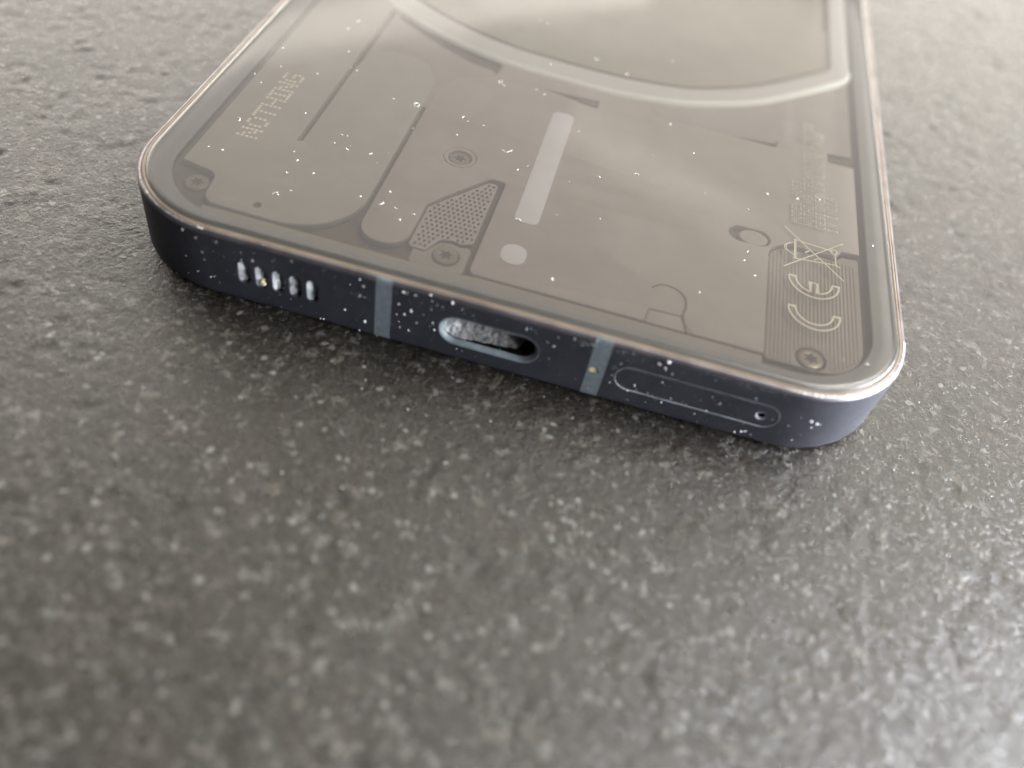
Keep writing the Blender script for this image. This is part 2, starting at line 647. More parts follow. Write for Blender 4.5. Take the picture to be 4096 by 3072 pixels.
# antenna bands, a hair proud of the metal
BP = [(0.16, 0.42), (0.04, 0.65), (0, 1.0), (0, 7.40), (0.025, 7.60), (0.09, 7.78), (0.20, 7.92), (0.32, 7.98), (0.44, 7.97)]
for x0, x1, mic in ((-11.15, -9.62, False), (9.30, 10.92, True)):
    loop = [(o - 0.015 * (1 if z < 7.5 else 0.7), z + (0.0 if z < 7.5 else 0.012)) for o, z in BP]
    loop += [(0.47, 7.4), (0.45, 0.6)]
    k = len(loop)
    V = [(x0, y, z) for y, z in loop] + [(x1, y, z) for y, z in loop]
    F = [(a, (a + 1) % k, k + (a + 1) % k, k + a) for a in range(k)] + [tuple(range(k))[::-1], tuple(range(k, 2 * k))]
    b = from_py("antenna_band", V, F, [M['band']], phone, True, 40)
    if mic:
        cut(b, *prism_y(circle(MIC[0], MIC[1], MIC[2], 16), -1, 1.0))
        V, F = prism_y(circle(MIC[0], MIC[1], MIC[2] - .01, 16), 0.10, 0.9)
        from_py("microphone_hole", V, F, [M['crumb']], phone, True, 40)

# black display on the underside
V, F, fm, n = sweep("display", [(0.6, 0.0), (0.45, 0.12), (0.45, 0.34), (2.9, 0.34), (2.9, 0.0)], None, None)
disp = from_py("display", V, F, [M['display']], phone)

# usb port: worn rim, liner, lint
usb = None
def ring_loft(name, rings, mt, parent, cap=False):
    n = len(rings[0][1])
    V, F = [], []
    for y, lp in rings:
        V += [(x, y, z) for x, z in lp]
    for i in range(len(rings) - 1):
        for a in range(n):
            F.append((i * n + a, i * n + (a + 1) % n, (i + 1) * n + (a + 1) % n, (i + 1) * n + a))
    if cap:
        F.append(tuple(range((len(rings) - 1) * n, len(rings) * n)))
    return from_py(name, V, F, mt, parent, True, 50)


ux, uz, uw, uh = USB
usb = ring_loft("usb_port", [(-0.012, capsule(ux, uz, uw + .06, uh + .06, 8)), (-0.02, capsule(ux, uz, uw - .10, uh - .10, 8)), (0.10, capsule(ux, uz, uw - .42, uh - .42, 8)),
                             (0.34, capsule(ux, uz, uw - .78, uh - .78, 8)), (0.42, capsule(ux, uz, uw - .84, uh - .84, 8))], [M['rim']], phone)
ring_loft("port_liner", [(0.40, capsule(ux, uz, uw - .82, uh - .82, 8)), (1.2, capsule(ux, uz, uw - .82, uh - .82, 8)), (5.5, capsule(ux, uz, uw - .82, uh - .82, 8))], [M['hole']], usb, True)
def lint_sheet(cx, cz, w, h, depth, nu, nv, seed):
    """felted fluff filling an opening: (u, v) grid inside a capsule, y from depth(u, v)"""
    V, F = [], []
    for j in range(nv):
        v = -1 + 2 * j / (nv - 1)
        half = w / 2 if h > w else None
        for i in range(nu):
            u = -1 + 2 * i / (nu - 1)
            if w >= h:
                hw = (w - h) / 2 + math.sqrt(max(0, 1 - v * v)) * h / 2
                x, z = u * hw, v * h / 2
            else:
                zz = v * h / 2
                over = max(0, abs(zz) - (h - w) / 2)
                x, z = u * math.sqrt(max(0, (w / 2) ** 2 - over ** 2)), zz
            q = Vector((x * 1.9 + seed, z * 1.9, seed * 1.3))
            n = mnoise.fractal(q, 0.7, 2.1, 5)
            V.append((cx + x, depth(x, z) + n * 0.11, cz + z))
    for j in range(nv - 1):
        for i in range(nu - 1):
            a = j * nu + i
            F.append((a, a + 1, a + nu + 1, a + nu))
    return V, F


from_py("lint", *lint_sheet(ux, uz, uw - .86, uh - .86, lambda x, z: 0.52 + 0.22 * max(0, x + 2.2) ** 0.6 + 2.6 / (1 + math.exp(-(x - 2.5 - 0.5 * z * -1) * 5)), 90, 26, 2.0), [M['port_lint']], usb, True, 180)

# speaker slots
for i, sx in enumerate(SLX):
    sl = ring_loft("speaker_slot", [(-0.01, capsule(sx, 4.05, 1.26, 2.69, 6)), (0.03, capsule(sx, 4.05, 1.16, 2.59, 6)), (0.5, capsule(sx, 4.05, 1.10, 2.53, 6)), (1.65, capsule(sx, 4.05, 1.1, 2.53, 6))], [M['rim'] if False else M['frame']], phone, True)
    from_py("lint", *lint_sheet(sx, 4.05, 1.08, 2.50, lambda x, z: 0.06 + 0.34 * (x + 0.54) + 1.1 / (1 + math.exp(-(x - 0.12 - 0.08 * sin(z * 5 + i * 2)) * 14)), 20, 36, 5.0 + i * 3.7), [M['lint']], sl, True, 180)
    if i == 1:
        from_py("crumb", *lump((sx + 0.12, 0.22, 3.35), (0.38, 0.3, 0.42), 0.3, 1.5, 4.0), [M['crumb']], sl)

# sim tray
V, F = prism_y(capsule(TRAY[0], TRAY[1], TRAY[2] - .24, TRAY[3] - .24, 10), 0.012, 1.0)
tray = from_py("sim_tray", V, F, [M['frame']], phone, True, 35)
EJ = (25.75, 4.0, 0.47)
cut(tray, *prism_y(circle(EJ[0], EJ[1], EJ[2], 20), -1, 0.8))
ring_loft("tray_gap", [(-0.006, capsule(TRAY[0], TRAY[1], TRAY[2] + .07, TRAY[3] + .07, 10)), (-0.004, capsule(TRAY[0], TRAY[1], TRAY[2] - .03, TRAY[3] - .03, 10)), (0.05, capsule(TRAY[0], TRAY[1], TRAY[2] - .06, TRAY[3] - .06, 10))], [M['tray_rim']], tray)
ring_loft("eject_hole", [(0.002, circle(EJ[0], EJ[1], EJ[2] + .05, 20)), (0.03, circle(EJ[0], EJ[1], EJ[2] - .05, 20)), (0.12, circle(EJ[0], EJ[1], EJ[2] - .1, 20))], [M['tray_rim']], tray)
ring_loft("hole_liner", [(0.12, circle(EJ[0], EJ[1], EJ[2] - .1, 20)), (0.75, circle(EJ[0], EJ[1], EJ[2] - .1, 20))], [M['hole']], tray, True)

# gasket between metal and glass, ledge under the glass rim
V, F, fm, n = sweep("gasket", [(0.475, 7.5), (0.475, 7.93), (0.53, 8.02), (0.64, 8.05), (0.76, 8.03), (0.815, 7.95), (0.815, 7.5)], None, None)
from_py("edge_gasket", V, F, [M['gasket']], phone, True, 50)
V, F, fm, n = sweep("ledge", [(0.82, 7.36), (0.82, 7.55), (2.85, 7.55), (3.05, 7.50), (3.12, 7.36)], None, None)
from_py("glass_ledge", V, F, [M['ledge']], phone, True, 40)

# back glass
GP = [(0.82, 7.72), (0.82, 7.98), (0.86, 8.07), (0.95, 8.16), (1.10, 8.23), (1.35, 8.28), (1.75, 8.30)]
V, F, fm, n = sweep("glass", GP, None, None, closed=False)
k = len(GP)
F.append(tuple(range((k - 1) * n, k * n)))
fm.append(0)
F.append(tuple(range(n))[::-1])
fm.append(1)
fm = [2 if (i < 5 * n) else q for i, q in enumerate(fm)]
glass = from_py("back_glass", V, F, [M['glass'], M['glass_under'], M['glass_edge']], phone, True, 30, fm)

# ------------------------------------------------------------------ inside, seen through the glass
from_py("chassis", *merge([([(x, y, 6.60) for x, y in outline(2.9)] + [(x, y, 6.3) for x, y in outline(2.9)],
        [tuple(range(76)), tuple(range(76, 152))[::-1]] + [(a, (a + 1) % 76, 76 + (a + 1) % 76, 76 + a) for a in range(76)])]), [M['floor']], phone, False)

ZP = 7.42
# left battery shield with the slot
shieldA = round_poly([(-34.3, 60), (-34.3, 9.6, .3), (-32.6, 9.25, .4), (-30.45, 8.9, 1.2), (-29.9, 4.5, 1.6), (-15.75, 4.3, 8.6), (-15.75, 34.6, 4.0), (-18.2, 38.9, 5.0), (-24.4, 38.6, 5.6), (-25.05, 33.2, .2), (-25.05, 17.35, .25), (-25.65, 17.0, .25), (-25.65, 60)], 10)
plate("battery_shield", shieldA, 6.7, ZP, M['shield'], phone, [circle(-25.02, 5.9, 0.42, 16)], 0.11)
# bracket lying a little lower above it
brk = round_poly([(-24.95, 60), (-24.95, 34), (-24, 29), (-13.4, 29.3), (-9.9, 39.2, .3), (-9.9, 40.4, .4), (-13.5, 41.2, 4), (-19.5, 44.0, 3), (-24.4, 47.2, 1), (-24.4, 60)], 6)
plate("bracket", brk, 6.7, 7.26, M['bracket'], phone, [], 0.11)
# main cover
main = round_poly([(-15.2, 29.0, .1), (-15.2, 5.45, 2.35), (-10.35, 5.45, 2.35), (-10.2, 12.6, .3), (-9.0, 14.4, .8), (-5.3, 19.35, 1.0), (-3.55, 19.35, .5), (-3.75, 4.5, .7), (13.2, 4.5, .2), (13.4, 6.35, .3), (16.75, 6.5, .2),
                   (17.2, 4.5, .3), (24.6, 4.5, .1), (24.6, 21.75, 2.6), (31.6, 21.75, .3), (32.4, 22.9, .4), (34.35, 23.1, .2), (34.35, 39.55, .15), (31.2, 39.55, .15), (31.2, 42.0, .3), (25.1, 42.0, .3), (24.9, 39.8, .2), (9.6, 39.75, .2), (9.3, 42.0),
                   (4, 41.6), (-2, 41.55), (-6, 41.7), (-9.0, 42.1, .2), (-9.7, 39.4, .6), (-13.1, 36.9, 3.0), (-15.0, 34.0, 2.0)], 8)
slot = [(-3.6, 39.25), (0, 39.4), (3.2, 39.75), (3.2, 38.0), (1.6, 38.15), (0.2, 38.5), (-1.8, 38.95)]
oval = capsule(0, 0, 4.5, 2.55, 8)
oval = [(22.5 + x * cos(0.02) - y * sin(.02), 21.45 + y) for x, y in oval]
plate("main_cover", main, 6.7, ZP, M['plate'], phone, [slot, oval, circle(-9.2, 21.6, 1.78, 32)], 0.11)
plate("peg", circle(22.95, 21.45, 1.55, 24, 1.2), 6.7, 7.3, M['plate'], phone, [], 0.11)
# S-shaped seam beside the tab
seam = smooth_path([(13.35, 9.25), (14.0, 9.95), (14.8, 10.15), (15.9, 9.85), (16.65, 9.0), (16.85, 7.9), (16.7, 6.8), (16.8, 5.8), (17.3, 5.0), (17.8, 4.55)], 5)
w = []
for i, q in enumerate(seam):
    a = Vector(seam[max(i - 1, 0)])
    b = Vector(seam[min(i + 1, len(seam) - 1)])
    t = (b - a).normalized()
    hw = 0.13 * sin(pi * (0.15 + 0.8 * i / (len(seam) - 1)))
    w.append((q, Vector((-t.y, t.x)) * hw))
V = [(q[0] + d.x, q[1] + d.y, ZP + .006) for q, d in w] + [(q[0] - d.x, q[1] - d.y, ZP + .006) for q, d in w]
k = len(w)
V += [(x, y, ZP - .05) for x, y, z in V]
F = [(i, i + 1, k + i + 1, k + i) for i in range(k - 1)] + [(2 * k + i, 3 * k + i, 3 * k + i + 1, 2 * k + i + 1) for i in range(k - 1)]
from_py("cover_seam", V, F, [M['seam']], phone)

# textured shelf right of the cover and below the ring
plate("lower_shelf", round_poly([(-9.6, 60), (-9.6, 39), (3.0, 39.5), (9, 39.0), (34.4, 42.6, .2), (34.4, 75), (-9.6, 75)], 4), 6.65, 6.98, M['shelf'], phone, [], 0.11)

# ribbed plate bottom right
rb = plate("ribbed_plate", round_poly([(24.75, 4.4, .3), (34.3, 4.4, 7.4), (34.3, 22.6, .3), (32.6, 22.4, .3), (31.8, 21.5, .3), (24.75, 21.5, 2.4)], 10), 6.65, 7.02, M['ribs'], phone, [circle(29.15, 5.85, 1.5, 28)], 0.05)
for i in range(24):
    x = 24.95 + i * 0.385
    y0 = 4.6 if x < 27.2 else (4.6 + max(0, (x - 29.5)) ** 2 * 0.14)
    if 27.5 < x < 30.8:
        y0 = max(y0, 5.85 + math.sqrt(max(0, 1.62 ** 2 - (x - 29.15) ** 2)))
    y1 = 21.2 if x > 27.2 else 21.2 - (2.4 - math.sqrt(max(0, 2.4 ** 2 - (27.2 - x) ** 2)))
    V = []
    for y in (y0, y1):
        V += [(x - .16, y, 7.0), (x - .06, y, 7.09), (x + .06, y, 7.09), (x + .16, y, 7.0)]
    F = [(0, 1, 5, 4), (1, 2, 6, 5), (2, 3, 7, 6), (0, 3, 2, 1), (4, 5, 6, 7), (0, 4, 7, 3)]
    from_py("rib", V, F, [M['ribs']], rb, False)

# speaker grille
gr_out = round_poly([(-10.15, 6.5, .2), (-10.0, 12.5, .3), (-8.8, 14.2, .6), (-5.2, 18.95, .8), (-4.25, 18.9, .5), (-4.35, 8.85, .25), (-5.4, 8.35, .3), (-6.3, 8.55, .8), (-7.5, 8.25, .6), (-8.0, 7.2, .3), (-8.5, 6.2, .2), (-9.9, 6.3, .2)], 5)


def inside(p, poly, m=0.0):
    x, y = p
    c = False
    for i in range(len(poly)):
        x0, y0 = poly[i - 1]
        x1, y1 = poly[i]
        if (y0 > y) != (y1 > y) and x < (x1 - x0) * (y - y0) / (y1 - y0) + x0:
            c = not c
    return c


def edge_dist(p, poly):
    P = Vector(p)
    d = 9
    for i in range(len(poly)):
        a, b = Vector(poly[i - 1]), Vector(poly[i])
        ab = b - a
        t = max(0, min(1, (P - a).dot(ab) / max(ab.length_squared, 1e-9)))
        d = min(d, (P - a - ab * t).length)
    return d


holes = []
for j in range(21):
    for i in range(16):
        px, py = -10.4 + i * 0.50 + (0.25 if j % 2 else 0), 6.2 + j * 0.64
        if inside((px, py), gr_out) and edge_dist((px, py), gr_out) > 0.26:
            holes.append(circle(px, py, 0.16, 8, 0.21))
gp = plate("speaker_grille", gr_out, 6.92, 7.18, M['plate'], phone, holes, 0.03)


# screws
def screw(x, y, r, z, recess=False, rot=0.0):
    V, F = [], []
    prof = [(r, z - .35), (r, z - .08), (r * .93, z), (r * .62, z + .02), (r * .55, z + .0)]
    n = 28
    for rr, zz in prof:
        V += [(x + rr * cos(2 * pi * a / n), y + rr * sin(2 * pi * a / n), zz) for a in range(n)]
    for i in range(len(prof) - 1):
        F += [(i * n + a, i * n + (a + 1) % n, (i + 1) * n + (a + 1) % n, (i + 1) * n + a) for a in range(n)]
    F.append(tuple(range((len(prof) - 1) * n, len(prof) * n)))
    s = from_py("screw", V, F, [M['screw']], phone, True, 40)
    # six-lobed socket
    n2 = 36
    lp = [(r * .44 * (1 + .30 * cos(6 * t)), t + rot) for t in [2 * pi * a / n2 for a in range(n2)]]
    V = [(x + a * cos(t), y + a * sin(t), z + .008) for a, t in lp] + [(x + a * cos(t), y + a * sin(t), z - .05) for a, t in lp]
    F = [tuple(range(n2))] + [(a, (a + 1) % n2, n2 + (a + 1) % n2, n2 + a) for a in range(n2)]
    from_py("screw_socket", V, F, [M['socket']], s, False)
    # bright worn edge of the socket
    V, F = [], []
    for a in range(n2):
        rr, t = lp[a]
        V += [(x + rr * 1.0 * cos(t), y + rr * sin(t), z + .010), (x + (rr + .07) * cos(t), y + (rr + .07) * sin(t), z + .03), (x + (rr + .15) * cos(t), y + (rr + .15) * sin(t), z + .008)]
    for a in range(n2):
        b = (a + 1) % n2
        F += [(3 * a, 3 * b, 3 * b + 1, 3 * a + 1), (3 * a + 1, 3 * b + 1, 3 * b + 2, 3 * a + 2)]
    from_py("socket_rim", V, F, [M['screw']], s)
    return s


screw(-9.2, 21.55, 1.12, 7.28)
ring_V, ring_F = [], []
for rr, zz in ((1.76, 7.20), (1.70, 7.40), (1.30, 7.34), (1.24, 7.0)):
    ring_V += [(-9.2 + rr * cos(2 * pi * a / 32), 21.6 + rr * sin(2 * pi * a / 32), zz) for a in range(32)]
for i in range(3):
    ring_F += [(i * 32 + a, i * 32 + (a + 1) % 32, (i + 1) * 32 + (a + 1) % 32, (i + 1) * 32 + a) for a in range(32)]
from_py("screw_collar", ring_V, ring_F, [M['plate']], phone)
screw(-6.4, 6.3, 1.22, 7.2, rot=.3)
screw(-31.75, 7.3, 1.15, 7.0, rot=.1)
screw(29.15, 5.85, 1.25, 7.1, rot=.5)
plate("cover_lug", round_poly([(-9.6, 8.0, .5), (-9.6, 4.3, .5), (-4.3, 4.3, .5), (-4.3, 8.4, .5), (-5.5, 8.05, .3), (-6.4, 8.3, .5), (-7.4, 8.05, .3), (-8.1, 6.9, .3), (-8.6, 6.0, .2)], 5), 6.65, 7.0, M['ribs'], phone, [circle(-6.4, 6.3, 1.36, 24)], 0.05)
plate("foot_strip", round_poly([(-29.6, 3.2), (24.5, 3.2), (24.5, 4.42), (-3.0, 4.42, .1), (-4.4, 4.15, .2), (-9.8, 4.15, .2), (-15, 4.15), (-29.6, 4.2)], 4), 6.65, 7.2, M['ribs'], phone, [], 0.04)
plate("tab_plate", round_poly([(13.27, 4.52, .1), (17.1, 4.52, .1), (16.7, 6.42, .2), (13.46, 6.27, .2)], 4), 6.7, 7.34, M['plate'], phone, [], 0.04)

# light strip and dot
plate("light_strip", round_poly([(-1.52, 13.65, .8), (1.02, 13.65, .8), (1.02, 35.0, .9), (-1.52, 35.0, .9)], 8), 7.1, ZP + .07, M['strip'], phone, [], 0.05)
plate("light_dot", round_poly([(-1.55, 7.15, 1.15), (0.95, 7.15, 1.15), (0.95, 10.1, 1.15), (-1.55, 10.1, 1.15)], 8), 7.1, ZP + .07, M['strip'], phone, [], 0.05)

# light ring round the charging coil
outer = smooth_path([(-33.5, 56.5), (-27.0, 50.9), (-18.9, 46.2), (-10.2, 43.5), (-2.2, 42.9), (4.2, 42.85), (9.0, 43.6), (13.5, 44.75), (18.0, 46.85), (22.6, 49.75), (27.4, 54.1), (32.2, 58.9)], 6)
outer = outer + [(33.6, 60.3), (34.3, 61.6), (34.6, 63.2), (34.6, 110), (-33.5, 110)]
inner = smooth_path([(-31.0, 58.6), (-25.4, 53.6), (-17.9, 49.4), (-9.7, 46.9), (-2.2, 46.3), (4.0, 46.25), (8.6, 46.75), (12.9, 47.6), (16.9, 49.35), (21.2, 52.0), (25.8, 56.0), (30.6, 60.8)], 6)
inner = inner + [(31.5, 61.9), (31.95, 63.3), (32.0, 107), (-31.0, 107)]
lring = plate("light_ring", outer, 6.95, ZP + .08, M['ring'], phone, [inner], 0.14, 2)
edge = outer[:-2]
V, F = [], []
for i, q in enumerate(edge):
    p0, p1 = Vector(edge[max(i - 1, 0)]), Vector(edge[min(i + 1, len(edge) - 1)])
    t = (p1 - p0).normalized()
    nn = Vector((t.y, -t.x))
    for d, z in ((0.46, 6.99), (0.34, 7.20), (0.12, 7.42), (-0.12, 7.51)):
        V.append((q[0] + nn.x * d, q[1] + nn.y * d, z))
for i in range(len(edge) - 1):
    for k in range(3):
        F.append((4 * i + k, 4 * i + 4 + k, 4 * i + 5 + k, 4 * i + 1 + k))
from_py("ring_edge_highlight", V, F, [M['ring_edge_highlight']], lring, True, 60)  # sloped strip added to draw the bright line along the ring's wall
coil = smooth_path([(-30.0, 59.8), (-24.8, 54.6), (-17.5, 50.3), (-9.5, 47.8), (-2.2, 47.2), (4.0, 47.15), (8.4, 47.6), (12.5, 48.5), (16.3, 50.2), (20.6, 52.9), (25.0, 56.8), (29.6, 61.4)], 6)
coil = coil + [(30.8, 62.8), (31.2, 64.2), (31.2, 105), (-30, 105)]
plate("coil_cover", coil, 6.7, 7.35, M['coil'], phone, [], 0.05)

# ------------------------------------------------------------------ lettering
FONT = {
    'A': ["01110", "10001", "11111", "10001", "10001"], 'B': ["11110", "10001", "11110", "10001", "11110"], 'C': ["01111", "10000", "10000", "10000", "01111"],
    'D': ["11110", "10001", "10001", "10001", "11110"], 'E': ["11111", "10000", "11110", "10000", "11111"], 'G': ["01111", "10000", "10011", "10001", "01111"],
    'H': ["10001", "10001", "11111", "10001", "10001"], 'I': ["111", "010", "010", "010", "111"], 'L': ["10000", "10000", "10000", "10000", "11111"],
    'M': ["10001", "11011", "10101", "10001", "10001"], 'N': ["10001", "11001", "10101", "10011", "10001"], 'O': ["01110", "10001", "10001", "10001", "01110"],
    'S': ["01111", "10000", "01110", "00001", "11110"], 'T': ["11111", "00100", "00100", "00100", "00100"], 'Y': ["10001", "01010", "00100", "00100", "00100"],
    '0': ["01110", "10011", "10101", "11001", "01110"], '6': ["01110", "10000", "11110", "10001", "01110"], '3': ["11110", "00001", "00110", "00001", "11110"], '.': ["0", "0", "0", "0", "1"], ' ': ["00", "00", "00", "00", "00"]}


def dots(name, pts, r, z, mt, parent, n=8):
    V, F = [], []
    for x, y in pts:
        k = len(V)
        V += [(x + r * cos(2 * pi * a / n), y + r * sin(2 * pi * a / n), z) for a in range(n)]
        V += [(x + .8 * r * cos(2 * pi * a / n), y + .8 * r * sin(2 * pi * a / n), z + .012) for a in range(n)]
        F += [tuple(range(k + n, k + 2 * n))] + [(k + a, k + (a + 1) % n, k + n + (a + 1) % n, k + n + a) for a in range(n)]
    return from_py(name, V, F, [mt], parent, False)


RX = [-31.36, -30.88, -30.38, -29.90, -29.42]
word = []
def col(y, rows):
    word.extend((RX[r], y) for r in rows)
col(15.62, range(5)); col(16.05, [1]); col(16.28, [2]); col(16.5, [3]); col(16.93, range(5))
col(17.64, [1, 2, 3]); col(18.09, [0, 4]); col(18.52, [0, 4]); col(18.98, [1, 2, 3])
for y in (19.48, 19.9, 20.33, 20.75, 21.18): col(y, [0])
col(20.33, [1, 2, 3, 4])
col(21.70, range(5)); col(22.17, [2]); col(22.63, [2]); col(23.09, range(5))
col(23.66, [0, 4]); col(24.10, range(5)); col(24.54, [0, 4])
col(25.12, range(5)); col(25.55, [1]); col(25.8, [2]); col(26.05, [3]); col(26.48, range(5))
col(27.15, [1, 2, 3]); col(27.5, [0, 4]); col(27.95, [0, 4, 2]); col(28.45, [0, 2]); col(28.3, [4]); col(28.55, [3])
dots("brand_lettering", word, 0.205, ZP + .004, M['print'], phone)

fine = []
for x0, line, pitch in ((26.88, "MODEL A063", .82), (28.22, "NOTHING TECHNOLOGY LIMITED", .82), (29.55, "DESIGNED IN LONDON. MADE", .82), (30.90, "IN INDIA", .82)):
    y = 25.5
    for ch in line:
        g = FONT[ch]
        for r in range(5):
            for c in range(len(g[0])):
                if g[r][c] == '1':
                    fine.append((x0 + r * .245, y + c * .125 + random.uniform(-.01, .01)))
        y += pitch
dots("small_lettering", fine, 0.085, 7.728, M['print_faint'], phone, 6)


def stroke(path, w, z, closed=False):
    """flat line of width w along a path"""
    V, F = [], []
    n = len(path)
    for i in range(n):
        a = Vector(path[i - 1] if (closed or i > 0) else path[i])
        b = Vector(path[(i + 1) % n] if (closed or i < n - 1) else path[i])
        t = (b - a).normalized()
        nn = Vector((-t.y, t.x))
        m_ = 1.0
        if (closed or 0 < i < n - 1):
            d1 = (Vector(path[i]) - a).normalized()
            c = max(0.5, abs(d1.dot(t)))
            m_ = 1 / c
        q = Vector(path[i])
        for s in (-1, 1):
            p2 = q + nn * (s * w / 2 * m_)
            V.append((p2.x, p2.y, z))
    m2 = n if closed else n - 1
    for i in range(m2):
        j = (i + 1) % n
        F.append((2 * i, 2 * j, 2 * j + 1, 2 * i + 1))
    k = len(V)
    V = V + [(x, y, zz - .006) for x, y, zz in V]
    F = F + [tuple(a + k for a in f[::-1]) for f in F]
    return V, F


def arc(cx, cy, r, a0, a1, n=18):
    return [(cx + r * cos(radians(a0 + (a1 - a0) * i / n)), cy + r * sin(radians(a0 + (a1 - a0) * i / n))) for i in range(n + 1)]


ZG = 7.715
# C and E, outlined, opening towards +y
cc = (29.25, 11.85)
C_out = arc(cc[0], cc[1], 2.58, 180, 360, 24) + arc(cc[0], cc[1], 1.88, 360, 180, 24)
from_py("mark_letter", *stroke(C_out, 0.20, ZG, True), [M['print']], phone, False)
ec = (29.25, 16.45)
E_out = arc(ec[0], ec[1], 2.58, 180, 360, 24) + arc(ec[0], ec[1], 1.88, 360, 282, 10)
E_out += [(29.58, 14.6), (29.60, 16.1), (28.86, 16.1), (28.88, 14.62)] + arc(ec[0], ec[1], 1.88, 258, 180, 10)
from_py("mark_letter", *stroke(E_out, 0.20, ZG, True), [M['print']], phone, False)
# crossed-out bin
bits = [stroke([(26.15, 24.25), (32.35, 17.65)], .15, ZG), stroke([(26.1, 17.55), (32.5, 23.92)], .15, ZG - .012),
        stroke([(27.28, 22.6), (27.28, 19.25)], .26, ZG - .024), stroke(arc(27.3, 20.93, 1.0, 90, 270, 12), .14, ZG - .03), stroke([(27.3, 22.5), (31.35, 22.15)], .14, ZG - .036), stroke([(27.3, 19.35), (31.75, 20.0)], .15, ZG - .042),
        stroke([(31.6, 19.85), (31.6, 21.75)], .14, ZG - .048), stroke(circle(31.45, 22.15, .36, 14), .13, ZG - .054, True), stroke([(28.35, 20.75), (28.9, 21.35), (28.45, 21.6)], .2, ZG - .06),
        stroke([(31.35, 20.0), (32.05, 19.75)], .16, ZG - .066), stroke([(29.3, 19.9), (29.7, 20.25)], .14, ZG - .03), stroke(arc(26.9, 20.93, .75, 100, 260, 8), .10, ZG - .072)]
from_py("bin_symbol", *merge(bits), [M['print']], phone, False)

# measured positions of the visible dust, in millimetres
GLASS_DUST = [(-34.55, 37.53, 1), (-27.95, 41.55, 1.9), (-28.31, 39.49, 1), (-33.24, 31.8, 1), (-26.37, 34.61, 1), (-31.83, 27.93, 1), (-32.48, 24.11, 1), (-33.85, 25.43, 0.6), (-27.87, 28.58, 1.3), (-31.83, 16.93, 1.6), (-26.12, 20.77, 1.2), (-32.33, 11.23, 1), (-30.95, 11.32, 1), (-21.39, 18.77, 1.3), (-20.8, 18.83, 0.6), (-21.46, 17.17, 1.2), (-19.99, 16.63, 1.3), (-24.92, 31.45, 1), (-24.21, 31.14, 1.2), (-18.66, 27.71, 0.6), (-23.74, 12.73, 1.3), (-23.95, 10.59, 0.7), (-21.56, 11.48, 0.7), (-24.58, 13.99, 0.7), (-17.49, 16.88, 1), (-15.96, 17.77, 0.6), (-23.32, 7.01, 1.9), (-22.5, 8.16, 0.8), (-16.1, 10.0, 0.8), (-13.83, 9.97, 1.6), (-7.91, 36.05, 2.6), (-4.15, 37.11, 0.7), (-3.2, 36.57, 1.2), (-7.53, 41.28, 1), (-3.87, 43.55, 1.2), (-2.53, 42.36, 1), (-7.33, 53.61, 1.4), (-6.29, 53.47, 1), (1.06, 47.48, 1.5), (5.48, 45.78, 1.3), (0.08, 39.58, 1), (-15.9, 27.88, 2.2), (-10.61, 27.69, 1), (-9.95, 27.09, 0.5), (-8.17, 27.05, 0.8), (-10.32, 24.07, 1), (-4.17, 23.9, 2.2), (-10.77, 21.26, 0.5), (-2.84, 20.81, 0.9), (-1.9, 21.9, 0.6), (1.68, 28.84, 0.6), (2.07, 30.67, 0.6), (3.18, 34.38, 0.5), (2.76, 21.17, 0.6), (5.65, 23.31, 1.1), (9.24, 25.55, 1.5), (-15.96, 17.72, 0.6), (-15.0, 23.19, 0.6), (-18.68, 27.61, 0.5), (11.97, 37.18, 1), (15.16, 32.42, 1.1), (10.66, 30.04, 0.7), (13.24, 25.3, 0.9), (17.0, 25.55, 0.6), (23.85, 28.4, 1.1), (10.63, 52.1, 0.9), (27.27, 28.99, 1.2), (29.31, 30.13, 1.8), (30.18, 43.09, 1), (-12.51, 9.6, 1.2), (-13.76, 11.86, 1), (-10.66, 9.5, 1), (-11.61, 8.17, 1), (-0.63, 12.77, 1.9), (2.74, 21.2, 0.7), (5.63, 23.33, 1.2), (2.51, 15.18, 0.6), (4.03, 5.68, 1.2), (6.88, 16.46, 0.6), (17.75, 9.36, 1.2), (22.98, 13.94, 1.3), (21.76, 15.92, 0.9), (22.1, 17.46, 0.9), (33.9, 5.79, 1), (31.59, 5.54, 0.7), (23.81, 28.28, 0.9), (21.79, 24.69, 1), (22.12, 17.43, 0.8), (21.81, 15.98, 1), (35.37, 24.1, 1.2)]
